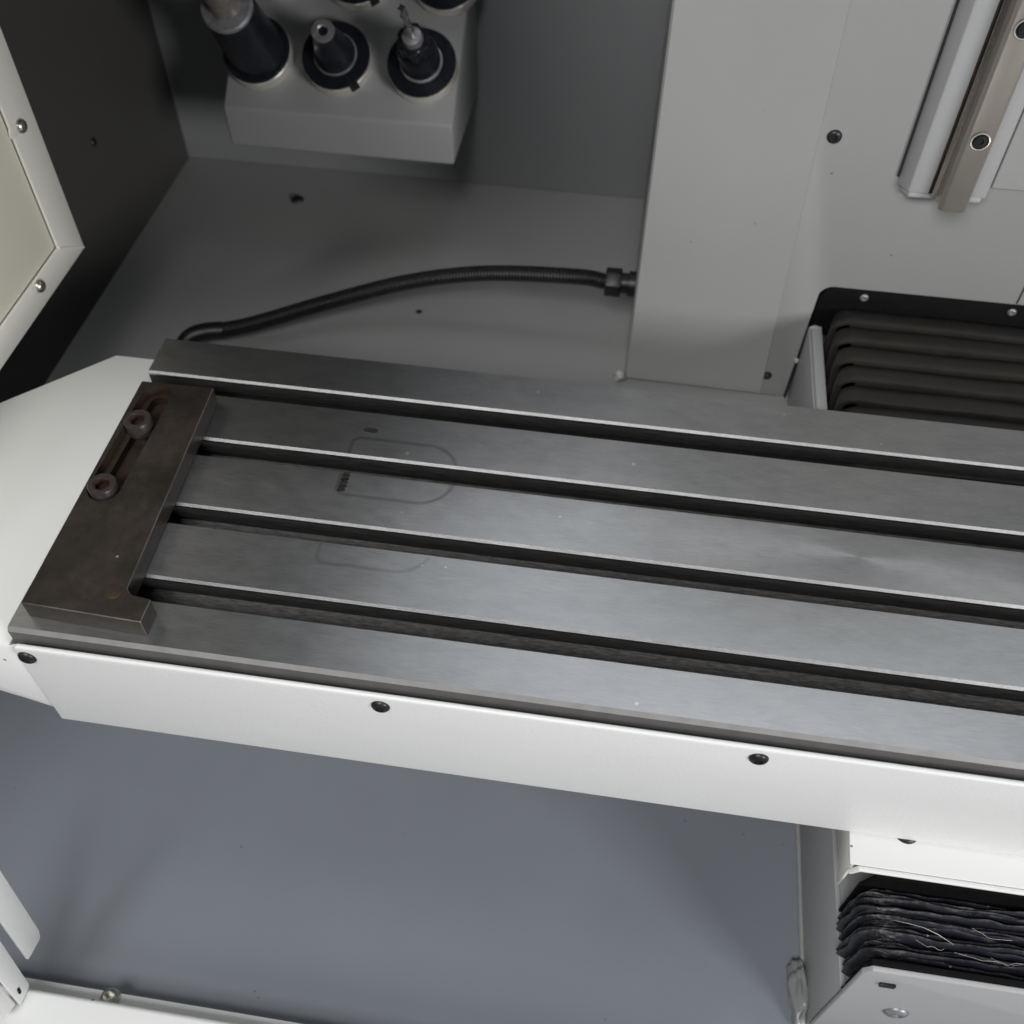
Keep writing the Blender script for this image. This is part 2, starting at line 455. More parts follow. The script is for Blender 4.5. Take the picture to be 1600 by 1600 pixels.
# ------------------------------------------------------------------ the setting: decks and walls of the enclosure
YB, XL, ZD, ZF = 0.787, -0.190, -0.140, -0.300
deck = tag(obj('rear_deck', prism([(0.16, ZD-0.004), (YB+0.02, ZD-0.004), (YB+0.02, ZD), (0.16, ZD)], 'x', XL-0.02, 1.25), 'grey'), kind='structure')
fl = tag(obj('floor', box(XL-0.25, 1.25, -0.30, 0.30, ZF-0.004, ZF), 'grey_floor'), kind='structure')
tag(obj('step_riser', box(XL-0.02, 1.25, 0.161, 0.165, ZF+0.001, ZD-0.005), 'grey'), kind='structure')
bw = tag(obj('back_wall', box(XL-0.02, 1.25, YB, YB+0.004, ZD+0.001, 0.66), 'grey_dark'), kind='structure')
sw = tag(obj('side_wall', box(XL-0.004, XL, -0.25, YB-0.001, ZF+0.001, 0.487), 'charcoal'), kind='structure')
button_screw(deck, (-0.027, 0.718, ZD), (0, 0, 0), 0.008)
button_screw(sw, (XL, 0.5886, -0.003), FACE_X, 0.005)
tag(obj('shade_slab', box(XL-0.06, 0.200, -0.08, YB+0.004, 0.490, 0.505), 'charcoal'), kind='structure')  # unseen slab added overhead to darken the rear left corner
hole_cap = obj('hole_plug', lathe([(0.0035, 0), (0.0030, 0.0008), (0, 0.001)], 16), 'black_screw', deck, loc=(0.164, 0.533, ZD))

# ------------------------------------------------------------------ the column
col = tag(empty('machine_column', (0.395, 0.458, ZD)), 'grey painted machine column behind the slotted table', 'column')
col_loc = Vector((0.395, 0.458, ZD))
def on(o_loc, bm):
    bmesh.ops.translate(bm, verts=bm.verts, vec=-Vector(o_loc)); return bm
YC = 0.458
def rc(cx, cz, r, a0, a1, n=5):
    return [(cx + r*math.cos(R(a0 + (a1-a0)*i/n)), cz + r*math.sin(R(a0 + (a1-a0)*i/n))) for i in range(n+1)]
outline = [(0.395, -0.1355), (0.5575, -0.1385), (0.5605, -0.046)] + rc(0.574, -0.011, 0.0125, 165, 95) + [(1.15, 0.0015), (1.15, 0.66), (0.395, 0.66)]
front = obj('front_sheet', on(col_loc, prism(outline, 'y', YC, YB-0.002)), 'grey', col, bevel=0.0016)
# left overlay sheet, its right edge is the slanting seam on the face
obj('overlay_sheet', on(col_loc, prism([(0.3965, -0.134), (0.5335, -0.1362), (0.5218, 0.262), (0.5215, 0.655), (0.3965, 0.655)], 'y', YC-0.0012, YC-0.0002)), 'grey', col, bevel=0.0005, seg=1)
obj('inner_core', on(col_loc, box(0.574, 1.15, 0.475, YB-0.004, ZD+0.001, 0.0005)), 'grey_dark', col)
obj('cover_sheet', on(col_loc, box(0.6700, 1.14, YC-0.0022, YC-0.0002, 0.1150, 0.65)), 'grey', col, bevel=0.0006, seg=1)
obj('corner_seam', on(col_loc, box(0.7325, 0.7335, YC-0.0008, YC-0.0001, 0.0035, 0.055)), 'slit', col)
obj('gap_seam', on(col_loc, prism([(0.5578, -0.1385), (0.5590, -0.1385), (0.5618, -0.046), (0.5606, -0.046)], 'y', YC-0.001, YC+0.004)), 'slit', col)
for (x, z, r) in ((0.5369, 0.147, 0.0060),):
    button_screw(col, Vector((x, YC, z)) - col_loc, FRONT, r)
obj('screw_hole', lathe([(0.0052, 0), (0.0046, 0.0010), (0.0030, 0.0008), (0, -0.0005)], 20), 'black_screw', col, loc=Vector((0.5352, YC-0.0002, -0.1120)) - col_loc, rot=FRONT)
lump('sealant_bead', 'sealant_white', col, Vector((0.390, 0.455, -0.131)) - col_loc, 0.0050, 0.005, 0.0062, 0.35, 1)
lump('sealant_bead', 'sealant_white', col, Vector((0.5595, 0.4575, -0.0885)) - col_loc, 0.0022, 0.002, 0.003, 0.3, 4)
# vertical guide rail and its mounting plate
rail = tag(empty('linear_guide_rail', (0.638, 0.446, 0.105)), 'worn steel guide rail bolted upright on the grey column', 'guide rail')
rl = Vector((0.638, 0.446, 0.105))
obj('rail_bar', on(rl, prism([(0.6265, 0.446), (0.6290, 0.4405), (0.6275, 0.4330), (0.6300, 0.4300), (0.6470, 0.4300), (0.6495, 0.4330), (0.6480, 0.4405), (0.6505, 0.446)], 'z', 0.1062, 0.62)), 'rail', rail, bevel=0.0006, seg=1)
obj('rail_side_strip', on(rl, prism([(0.6215, 0.4458), (0.6225, 0.4425), (0.6262, 0.4425), (0.6262, 0.4458)], 'z', 0.111, 0.62)), 'rail_side', rail)
obj('grease_line', on(rl, box(0.6200, 0.6214, 0.4450, 0.4458, 0.112, 0.62)), 'rust', rail)
for z in (0.169, 0.2537, 0.338, 0.423):
    c = obj('bolt', lathe([(0.0072, 0.0012), (0.0062, 0.0014), (0.0060, 0.0004), (0.0048, 0.0002), (0.0046, 0.0016), (0.0027, 0.0018), (0.0025, 0.0004), (0, 0.0004)], 24, mats=[1, 0, 0, 0, 0, 0, 0]), ['black_screw', 'silver'], rail, loc=Vector((0.6385, 0.4299, z)) - rl, rot=FRONT)
mount = tag(empty('rail_mounting_plate', (0.63, YC, 0.104)), 'pale grey mounting plate with slanting edge behind the guide rail', 'plate')
ml = Vector((0.63, YC, 0.104))
obj('plate_body', on(ml, prism([(0.5965, 0.4578), (0.6045, 0.4465), (0.6655, 0.4465), (0.6685, 0.4578)], 'z', 0.1105, 0.63)), 'grey_light', mount, bevel=0.0012)
obj('foot_lip', on(ml, prism([(0.600, 0.4578), (0.606, 0.4480), (0.663, 0.4480), (0.667, 0.4578)], 'z', 0.1052, 0.1103)), 'grey_light', mount, bevel=0.001)
obj('gap_shade_strip', on(ml, box(0.5945, 0.5963, 0.4562, 0.4578, 0.118, 0.63)), 'slit', mount)  # black strip stands in for the shaded gap along the plate edge

# ------------------------------------------------------------------ rear bellows and the bed below it
bed = tag(empty('rear_bed_guard', (0.556, 0.36, ZD)), 'light grey bed guard beside the dark ribbed bellows at the column', 'bed guard')
bl_ = Vector((0.556, 0.36, ZD))
obj('side_plate', on(bl_, prism([(0.20, ZD+0.001), (0.4555, ZD+0.001), (0.4555, -0.0445), (0.20, -0.0445)], 'x', 0.5610, 0.5625)), 'grey_light', bed, bevel=0.0005)
obj('top_lip', on(bl_, prism([(0.5626, -0.046), (0.5640, -0.0425), (0.5725, -0.0425), (0.5745, -0.060), (0.5626, -0.060)], 'y', 0.20, 0.4560)), 'grey_light', bed, bevel=0.0008)
obj('bed_core', on(bl_, box(0.5755, 1.10, 0.20, 0.452, ZD+0.001, -0.075)), 'grey_dark', bed)
lump('sealant_bead', 'sealant_white', bed, Vector((0.567, 0.4545, -0.044)) - bl_, 0.005, 0.003, 0.002, 0.3, 6)

rb = tag(empty('rear_bellows', (0.80, 0.455, -0.06)), 'dark brown-black ribbed rubber bellows in the column opening', 'bellows')
rbl = Vector((0.80, 0.455, -0.06))
obj('end_flange', on(rbl, prism([(0.5632, -0.055), (0.5632, -0.012), (0.570, 0.0005), (1.05, 0.0005), (1.05, -0.055)], 'y', 0.4600, 0.4640)), 'rubber_dark', rb, bevel=0.0008)
for x in (0.6025, 0.7335):
    button_screw(rb, Vector((x, 0.4600, -0.0080)) - rbl, FRONT, 0.0040, 'tool_grey', 'rivet')
def hut_path(x0, x1, zt, drop, cx, cz, nx, arc=6):
    """section of the bellows: up the left side, over a rounded shoulder, then along the top"""
    pts = []
    for i in range(5): pts.append((x0, zt - drop + (drop - cz) * i / 5))
    for i in range(arc + 1):
        a = math.pi * (1 - 0.5 * i / arc)
        pts.append((x0 + cx + cx*math.cos(a), zt - cz + cz*math.sin(a)))
    for i in range(1, nx + 1): pts.append((x0 + cx + (x1 - x0 - cx) * i / nx, zt))
    return pts
def rear_pleat(y, pitch, amp, seed):
    bm = bmesh.new()
    path = hut_path(0.576, 1.05, 0.0, 0.06, 0.016, 0.014, 40)
    # broad rounded lobe with a tight crease at its front edge
    sect = [(0.0, -2.6), (0.02, -0.62), (0.10, -0.44), (0.40, -0.22), (0.70, -0.03), (0.86, 0.02), (0.92, -0.03), (0.93, -0.16), (0.88, -0.50), (0.70, -2.6)]
    rows = []
    for i, (x, z) in enumerate(path):
        w = noise.noise(Vector((x*9, seed*3.7, 0)))*0.0022
        sag = noise.noise(Vector((x*14, seed*1.9, 5)))*0.0016
        k = min(1.0, i / 9)
        row = []
        for (u, h) in sect:
            yy = y + (1 - u) * pitch + w
            nz = h * amp
            if i < 5: px, pz = x - nz*1.0, z
            elif i <= 10:
                a = math.pi * (1 - 0.5*(i-5)/6); px, pz = x - nz*-math.cos(a)*1.0*1.0, z + nz*math.sin(a)
                px = x + nz*math.cos(a)
            else: px, pz = x, z + nz
            row.append(bm.verts.new((px, yy, pz - 0.0170 + sag)))
        rows.append(row)
    for a, b in zip(rows[:-1], rows[1:]):
        for k in range(len(sect)-1): bm.faces.new((a[k], a[k+1], b[k+1], b[k]))
    o = obj('pleat', on(rbl, bm), 'rubber', rb); smooth(o.data, 38)
for i in range(8):
    rear_pleat(0.4585 - 0.0255*(i+1), 0.0265, 0.0105, i)

# ------------------------------------------------------------------ tool rack with holders (front lip upright, top leaning to the operator)
TA = R(38)
rk = tag(empty('tool_rack', (0.067, 0.70, -0.018)), 'grey sheet metal tool rack with sloping top on the back wall', 'tool rack')
rkl = Vector((0.067, 0.70, -0.018))
ct, st = math.cos(TA), math.sin(TA)
Lr = 0.185
obj('rack_body', on(rkl, prism([(0.63, -0.018), (0.63, 0.026), (0.63 + Lr*0.78*ct, 0.026 + Lr*0.78*st*1.0), (YB-0.001, 0.026 + (YB-0.001-0.63)/ct*st), (YB-0.001, -0.018)], 'x', -0.0560, 0.1895)), 'rack', rk, bevel=0.0030, seg=3)
P0 = Vector((-0.056, 0.63, 0.026)); TN = Vector((0, -st, ct)); TT = Vector((0, ct, st))

def tool_holder(kind, xr, t, label):
    root = tag(empty('tool_holder', P0 + Vector((xr, 0, 0)) + TT*t, (TA, 0, 0)), label, 'tool holder', 'tool holders standing in the rack')
    ring = obj('base_ring', lathe([(0.020, -0.004), (0.0335, -0.003), (0.0350, 0.000), (0.0358, 0.003), (0.0358, 0.0135), (0.0345, 0.0150), (0.0310, 0.0152)], 40), 'silver', root)
    fl_ = obj('flange', lathe([(0.0310, 0.0150), (0.0348, 0.0153), (0.0356, 0.0160), (0.0356, 0.0175), (0.0350, 0.0182), (0.0235, 0.0186), (0.0228, 0.0178), (0.0215, 0.0178), (0.0, 0.0178)], 40), 'black_tool', root)
    if kind == 'hole':
        obj('drive_notch', box(-0.0048, 0.0048, -0.0364, -0.0330, 0.0045, 0.0180), 'hole', fl_, rot=(0, 0, R(38)))
    if kind == 'hole':
        obj('neck', lathe([(0.0212, 0.0180), (0.0215, 0.0215), (0.0200, 0.0235), (0.0175, 0.030), (0.0160, 0.046), (0.0128, 0.052), (0.0118, 0.066), (0.0, 0.066)], 32), 'black_tool', root)
        obj('nose_ring', lathe([(0.0118, 0.0662), (0.0112, 0.0680), (0.0060, 0.0682), (0.0046, 0.0670), (0.0045, 0.058), (0, 0.058)], 28, mats=[0, 0, 0, 1, 1]), ['tool_grey', 'hole'], root)
        obj('shoulder_ring', lathe([(0.0215, 0.0186), (0.0228, 0.0192), (0.0224, 0.0212), (0.0210, 0.0216)], 32), 'tool_grey', root)
    elif kind == 'mill':
        obj('neck', lathe([(0.0205, 0.0180), (0.0205, 0.040), (0.0185, 0.046), (0.0, 0.046)], 32), 'black_tool', root)
        obj('shoulder_ring', lathe([(0.0206, 0.0186), (0.0225, 0.0192), (0.0221, 0.0214), (0.0205, 0.0218)], 32), 'tool_grey', root)
        # slotted collet nut
        nut = bmesh.new(); pts = []
        for i in range(36):
            a = 2*math.pi*i/36; r = 0.0165 if (i % 6) not in (0, 1) else 0.0142
            pts.append((r*math.cos(a), r*math.sin(a)))
        nut = prism(pts, 'z', 0.046, 0.066)
        obj('collet_nut', nut, 'black_tool', root, bevel=0.0008, seg=1)
        obj('collet', lathe([(0.0105, 0.066), (0.0095, 0.0725), (0.0060, 0.0740), (0.0, 0.0740)], 24), 'tool_grey', root)
        # fluted end mill
        em = bmesh.new(); rings = []
        for k in range(23):
            z = 0.074 + 0.050*k/22
            ring_ = []
            for i in range(16):
                a = 2*math.pi*i/16
                r = 0.0042 if k < 8 else 0.0040*(0.72 + 0.28*math.cos(4*(a) - (k-8)*1.0))
                ring_.append(em.verts.new((r*math.cos(a), r*math.sin(a), z)))
            rings.append(ring_)
        for a, b in zip(rings[:-1], rings[1:]):
            for i in range(16): em.faces.new((a[i], a[(i+1) % 16], b[(i+1) % 16], b[i]))
        em.faces.new(rings[-1])
        obj('end_mill', em, 'steel', root)
    else:
        obj('body', lathe([(0.0300, 0.0180), (0.0292, 0.030), (0.0268, 0.070), (0.0255, 0.095), (0.0245, 0.099)], 36), 'black_tool', root)
        obj('collar', lathe([(0.0252, 0.0975), (0.0256, 0.1010), (0.0240, 0.1035), (0.0150, 0.1042), (0.0, 0.1042)], 36), 'tool_grey', root)
        obj('shank', lathe([(0.0150, 0.1040), (0.0140, 0.108), (0.0132, 0.136), (0.0125, 0.139), (0.0, 0.139)], 28), 'tool_brown', root)
        tip = obj('tip', lathe([(0.0122, 0.139), (0.0140, 0.143), (0.0140, 0.158), (0.0120, 0.163), (0.0, 0.165)], 28), 'tool_brown', root)
        obj('clamp_screw', lathe([(0.0046, 0), (0.0046, 0.002), (0.0026, 0.0022), (0.0024, 0.0006), (0, 0.0006)], 16), 'zinc', tip, loc=(0.004, -0.0138, 0.151), rot=FRONT)
    return root
tool_holder('long', 0.0350, 0.0560, 'long black holder with brown shank, front left of the rack')
tool_holder('hole', 0.1195, 0.0565, 'short black holder with an open nose hole, middle of the rack')
tool_holder('mill', 0.2090, 0.0560, 'black collet holder gripping a thin end mill, front right')
tool_holder('hole', 0.0420, 0.1500, 'rear left holder, only its bright rim shows at the top edge')
tool_holder('hole', 0.1290, 0.1470, 'rear middle holder, only its bright rim shows at the top edge')
tool_holder('mill', 0.2220, 0.1480, 'rear right holder, only its bright rim shows at the top edge')

# ------------------------------------------------------------------ coolant hose
hz = tag(empty('coolant_hose', (0.24, 0.53, ZD)), 'black corrugated hose arching over the deck into the column', 'hose')
hzl = Vector((0.24, 0.53, ZD))
hp = spline([(0.372, 0.53, -0.0722), (0.3636, 0.53, -0.0724), (0.334, 0.53, -0.0698), (0.240, 0.53, -0.0770), (0.160, 0.52, -0.0898), (0.081, 0.495, -0.1052), (0.007, 0.46, -0.1160), (-0.030, 0.446, -0.1200)], 60)
# resample evenly so the fine rings show
fine = [hp[0]]; step = 0.00055; acc = 0.0
for a, b in zip(hp[:-1], hp[1:]):
    d = (b - a).length; t = step - acc
    while t <= d:
        fine.append(a + (b - a)*(t/d)); t += step
    acc = d - (t - step)
rad = [0.0081 + 0.00045*math.sin(i*2*math.pi/6) for i in range(len(fine))]
obj('hose_sleeve', tube([p_ - hzl for p_ in fine], rad, 14), 'hose', hz)
ep = spline([(-0.026, 0.4475, -0.1196), (-0.040, 0.443, -0.1190), (-0.054, 0.4365, -0.1205), (-0.0625, 0.430, -0.1275), (-0.0650, 0.426, -0.1405)], 10)
obj('elbow', tube([p_ - hzl for p_ in ep], 0.0091, 16), 'hose', hz)
hexn = prism([(0.0150*math.cos(R(60*i+12)), 0.0150*math.sin(R(60*i+12))) for i in range(6)], 'z', 0.0, 0.0165)
obj('gland_nut', hexn, 'hose', hz, bevel=0.0014, loc=Vector((0.3640, 0.53, -0.0722)) - hzl, rot=FACE_X)
obj('gland_body', lathe([(0.0105, 0.0), (0.0105, 0.008), (0.0130, 0.0085), (0.0130, 0.0160), (0, 0.0160)], 24), 'hose', hz, loc=Vector((0.3795, 0.53, -0.0722)) - hzl, rot=FACE_X)

# ------------------------------------------------------------------ cream side panel with its flange, at the left
XP = -0.12
pn = tag(empty('side_panel', (XP, 0.40, 0.0)), 'cream side panel with off-white screwed flange at the left edge', 'panel')
pl_ = Vector((XP, 0.40, 0.0))
y1, z0, z1, y0 = 0.4075, 0.0015, 0.45, -0.10
fw = 0.028
ring_pts = [(y1, z0), (y1, z1), (y1-0.0365, z1), (y1-0.0365, z0+fw-0.002), (y0, z0+fw-0.002), (y0, z0)]
obj('flange', on(pl_, prism(ring_pts, 'x', XP-0.003, XP)), 'offwhite', pn, bevel=0.0008)
obj('outer_return', on(pl_, prism([(y1, z0), (y1, z1), (y1-0.003, z1), (y1-0.003, z0+0.003), (y0, z0+0.003), (y0, z0)], 'x', XP-0.040, XP-0.0032)), 'offwhite', pn, bevel=0.0006)
obj('inset_plate', on(pl_, box(XP-0.020, XP-0.0030, y0, y1-0.0367, z0+fw-0.0018, z1)), 'cream', pn, bevel=0.001)
obj('mitre_bead', tube([Vector((XP+0.0002, y1-0.036 + 0.035*i/8, z0+0.026-0.0245*i/8)) - pl_ for i in range(9)], [0.0008 + 0.0008*random.random() for _ in range(9)], 8), 'offwhite', pn)
for (y, z) in ((0.3840, 0.1375), (0.3255, 0.0205), (0.3840, 0.30), (0.16, 0.0205)):
    s_ = button_screw(pn, Vector((XP, y, z)) - pl_, FACE_X, 0.0062, 'zinc', h=0.75)
    lump('weld_tab', 'offwhite', pn, Vector((XP-0.0010, y-0.0085, z+0.001)) - pl_, 0.0016, 0.0085, 0.0062, 0.1, 3)

# ------------------------------------------------------------------ the T-slot table
tb = tag(empty('milling_table', (0.6, 0.15, -0.06)), 'ground steel milling table with four T-slots along its length', 'table')
tbl = Vector((0, 0, 0))
tb.location = (0, 0, 0)
SL = [(0.0375, 0.0580), (0.1055, 0.1245), (0.1735, 0.1920), (0.2390, 0.2585)]
C = 0.0019; THR = 0.0145; FLR = 0.0285; UN = 0.0085
prof = [(0.0, -0.062)]                     # y, z going over the top from front to back
prof += [(0.0, -0.0030), (0.0026, 0.0)]
cham = []
for (a, b) in SL:
    prof += [(a - 0.0012, 0.0), (a, -0.0012), (a, -THR), (a - UN, -THR), (a - UN, -FLR), (b - C + UN, -FLR), (b - C + UN, -THR), (b - C*0.85, -THR)]
    cham.append(len(prof))
    prof += [(b - C*0.85, -C), (b, 0.0)]
prof += [(0.2985, 0.0), (0.30, -0.0015), (0.30, -0.062)]
XE = 1.15
bm = bmesh.new()
A = [bm.verts.new((0.0, y, z)) for y, z in prof]; B = [bm.verts.new((XE, y, z)) for y, z in prof]
n = len(prof)
bm.faces.new(A); bm.faces.new(B[::-1])
for i in range(n):
    f = bm.faces.new((A[i], A[(i+1) % n], B[(i+1) % n], B[i]))
    if i in cham: f.material_index = 1
    if i in (0, 1): f.material_index = 4 - i
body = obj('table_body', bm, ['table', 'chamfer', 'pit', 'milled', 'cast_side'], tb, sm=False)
pits = []
def pit(x0, y0, x1, y1, r, depth, wob):
    c = capsule(x0, y0, x1, y1, r, -depth, 0.004, 8)
    for v in c.verts:
        if v.co.z < 0: 
            cx, cy = (x0+x1)/2, (y0+y1)/2
            v.co.x = cx + (v.co.x-cx)*0.72; v.co.y = cy + (v.co.y-cy)*0.72
        v.co.x += random.uniform(-wob, wob); v.co.y += random.uniform(-wob, wob)
    return c
pits.append(pit(0.1955, 0.2195, 0.2032, 0.2190, 0.0030, 0.0028, 0.0003))
for k in range(6):
    yy = 0.1550 + 0.0036*k
    pits.append(pit(0.1900 + 0.0001*k, yy, 0.1932 + 0.0001*k, yy + 0.0004, 0.0023, 0.0020 + 0.0008*(k % 2), 0.00015))
cut(body, pits, slot=2)
for p in body.data.polygons: p.use_smooth = False
# hidden saddle that carries the table
sd = tag(obj('saddle', box(0.62, 1.05, 0.02, 0.285, -0.16, -0.0625), 'grey_dark', bevel=0.003), 'dark grey saddle block in the shade under the table', 'saddle')

# ------------------------------------------------------------------ white covers on the table
fp_ = tag(empty('front_cover', (0.004, -0.008, -0.110)), 'long white textured cover strip along the front of the table', 'cover')
fpl = Vector((0.004, -0.008, -0.110))
ZT, ZB = -0.0080, -0.1105
obj('cover_strip', on(fpl, prism([(0.0065, ZT), (0.0040, ZT-0.004), (0.0040, ZB), (XE, ZB), (XE, ZT)], 'y', -0.0085, -0.0045)), 'white', fp_, bevel=0.0016, seg=3)
obj('packing_strip', on(fpl, box(0.010, XE, -0.0043, -0.0003, -0.095, -0.020)), 'slit', fp_)
for x in (0.0118, 0.2585, 0.5062, 0.753, 1.0):
    button_screw(fp_, Vector((x, -0.0082, -0.0195)) - fpl, FRONT, 0.0066, h=0.5)

ec = tag(empty('end_cover', (-0.06, 0.12, -0.10)), 'white sheet end cover with clipped corner at the left of the table', 'cover')
ecl = Vector((-0.06, 0.12, -0.10))
ZC = -0.0140
oc = [(-0.0015, -0.0035), (-0.0015, 0.2862), (-0.0440, 0.2862), (-0.1540, 0.1785), (-0.1540, 0.02), (-0.0305, -0.0035)]
top_ = prism([(-0.0015, -0.0038), (-0.0015, 0.2862), (-0.0440, 0.2862), (-0.1540, 0.1785), (-0.1540, -0.0038)], 'z', ZC-0.0022, ZC)
obj('top_plate', on(ecl, top_), 'white_smooth', ec, bevel=0.0010, seg=2)
# front skirt, its lower edge sweeps up to the left
sk = [(0.016, ZC-0.0024), (0.016, -0.1060)]
for i in range(9):
    t = i / 8; sk.append((-0.002 - 0.152*t, -0.1015 + 0.055*t**0.9))
sk.append((-0.154, ZC-0.0024))
obj('front_skirt', on(ecl, prism(sk, 'y', -0.0038, -0.0012)), 'white', ec, bevel=0.0008)
obj('back_skirt', on(ecl, prism([(-0.0440, 0.2862), (-0.1540, 0.1785), (-0.1540, 0.1760), (-0.0430, 0.2837), (-0.0015, 0.2837), (-0.0015, 0.2862)], 'z', -0.07, ZC-0.0024)), 'white_smooth', ec)

# ------------------------------------------------------------------ oxidised stop plate with two bolts
sp_ = tag(empty('stop_plate', (0.04, 0.12, 0.0)), 'brown oxidised steel stop plate with long slot at the table end', 'stop plate')
spl = Vector((0.04, 0.12, 0.0))
TP = 0.0170
po = [(0.0112, 0.0118), (0.0960, 0.0090), (0.0960, 0.0275), (0.0815, 0.0292), (0.0770, 0.0335), (0.0700, 0.2300), (0.0106, 0.2288)]
plate = obj('plate', on(spl, prism(po, 'z', 0.0002, TP)), ['oxide', 'rust', 'worn'], sp_, bevel=0.0006, seg=1, edge=2)
def shift(bm): return on(spl, bm)
cut(plate, [capsule(0.0285, 0.2135, 0.0262, 0.1160, 0.0122, 0.0085, 0.03), capsule(0.0285, 0.2135, 0.0262, 0.1160, 0.0074, 0.0015, 0.02)], slot=1)
obj('filled_hole', lathe([(0.0058, 0.0), (0.0054, 0.0004), (0, 0.0005)], 24), 'rust', sp_, loc=Vector((0.0690, 0.0295, TP-0.0001)) - spl)
def cap_bolt(x, y, ztop, tilt=(0, 0)):
    r = 0.0106; h = 0.0124
    b = obj('bolt', lathe([(0.0065, -0.012), (0.0065, 0), (r*0.96, 0), (r, 0.0006), (r, h-0.0010), (r*0.94, h), (r*0.62, h), (r*0.60, h-0.0006)], 36), 'bolt', sp_, loc=Vector((x, y, ztop - h)) - spl, rot=(R(tilt[0]), R(tilt[1]), 0))
    # hexagon socket
    bm = bmesh.new(); hexo = []; hexi = []; hb = []
    for i in range(36):
        a = 2*math.pi*i/36; hexo.append(bm.verts.new((r*0.60*math.cos(a), r*0.60*math.sin(a), h-0.0006)))
        k = (a % (math.pi/3)) - math.pi/6; rr = r*0.47/math.cos(k)
        hexi.append(bm.verts.new((rr*math.cos(a), rr*math.sin(a), h-0.0010))); hb.append(bm.verts.new((rr*0.97*math.cos(a), rr*0.97*math.sin(a), h-0.0060)))
    for i in range(36):
        j = (i+1) % 36
        bm.faces.new((hexo[i], hexo[j], hexi[j], hexi[i])); bm.faces.new((hexi[i], hexi[j], hb[j], hb[i]))
    bm.faces.new(hb)
    obj('socket', bm, 'rust_red', b)
cap_bolt(0.0268, 0.1830, 0.0222, (1, -2))
cap_bolt(0.0252, 0.1165, 0.0215, (-1, 1))

# ------------------------------------------------------------------ front bed, saddle cover and cloth bellows at the lower right
XB = 0.597
fb = tag(empty('front_bed', (XB, 0.0, ZF)), 'grey bed side standing on the floor below the front bellows', 'machine bed')
fbl = Vector((XB, 0.0, ZF))
obj('bed_side', on(fbl, box(XB, XB+0.004, -0.0905, 0.16, ZF+0.001, -0.192)), 'grey_light', fb, bevel=0.0008)
obj('bed_top', on(fbl, box(XB+0.0042, 1.10, -0.0900, 0.16, -0.20, -0.1930)), 'grey_light', fb)
obj('floor_weld', tube([Vector((XB-0.001, -0.088 + 0.24*i/60, ZF+0.002)) - fbl for i in range(61)], [0.0016 + 0.0007*random.random() for _ in range(61)], 8), 'grey', fb)
# silicone smear in the corner
bm = bmesh.new(); bmesh.ops.create_icosphere(bm, subdivisions=4, radius=1)
for v in bm.verts:
    nn = noise.noise(v.co*1.9 + Vector((3, 1, 0)))*0.35 + noise.noise(v.co*4.5)*0.14
    v.co *= 1 + nn
    v.co = Vector((v.co.x*0.0085, v.co.y*0.024, v.co.z*0.012))
o_ = obj('silicone_smear', on((0, 0, 0), bm), 'sealant', fb, loc=Vector((XB-0.006, -0.067, ZF+0.004)) - fbl); smooth(o_.data, 80)

# front end plate of the bellows
ep_ = tag(empty('bellows_end_plate', (0.75, -0.095, ZF)), 'grey end plate with two screws in front of the cloth bellows', 'plate')
epl = Vector((0.75, -0.095, ZF))
obj('plate_face', on(epl, prism([(XB-0.001, ZF+0.012), (XB-0.001, -0.134), (XB+0.004, -0.1255), (1.05, -0.1255), (1.05, ZF+0.012)], 'y', -0.0955, -0.0915)), 'grey_light', ep_, bevel=0.0014, seg=3)
obj('top_flange', on(epl, box(XB+0.004, 1.05, -0.0913, -0.0870, -0.1285, -0.1262)), 'rubber_dark', ep_, bevel=0.0006)
s1 = obj('clip', box(-0.0055, 0.0055, -0.0028, 0.0028, 0, 0.0022), 'black_screw', ep_, bevel=0.001, loc=Vector((0.6165, -0.0955, -0.1480)) - epl, rot=FRONT)
button_screw(ep_, Vector((0.640, -0.0955, -0.2075)) - epl, FRONT, 0.0090, 'tool_grey', h=0.35)

# white cover of the saddle
sc_ = tag(empty('saddle_cover', (0.75, 0.0, -0.11)), 'white folded saddle cover under the table edge above the cloth bellows', 'cover')
scl = Vector((0.75, 0.0, -0.11))
obj('top_sheet', on(scl, prism([(0.5905, 0.06), (0.5865, -0.0305), (1.05, -0.0305), (1.05, 0.06)], 'z', -0.1140, -0.1118)), 'white_smooth', sc_, bevel=0.0008)
obj('front_rim', on(scl, prism([(0.5895, -0.1215), (0.5945, -0.1150), (1.05, -0.1150), (1.05, -0.1122), (0.5925, -0.1122), (0.5865, -0.1205)], 'y', -0.0345, -0.0307)), 'white_smooth', sc_, bevel=0.0010, seg=3)
obj('side_sheet', on(scl, prism([(0.06, -0.1142), (-0.0305, -0.1142), (-0.0305, -0.154), (0.0, -0.140), (0.06, -0.136)], 'x', 0.5880, 0.5900)), 'offwhite', sc_, bevel=0.0006)
button_screw(sc_, Vector((0.6270, -0.0022, -0.1118)) - scl, (0, 0, 0), 0.0085, h=0.4)

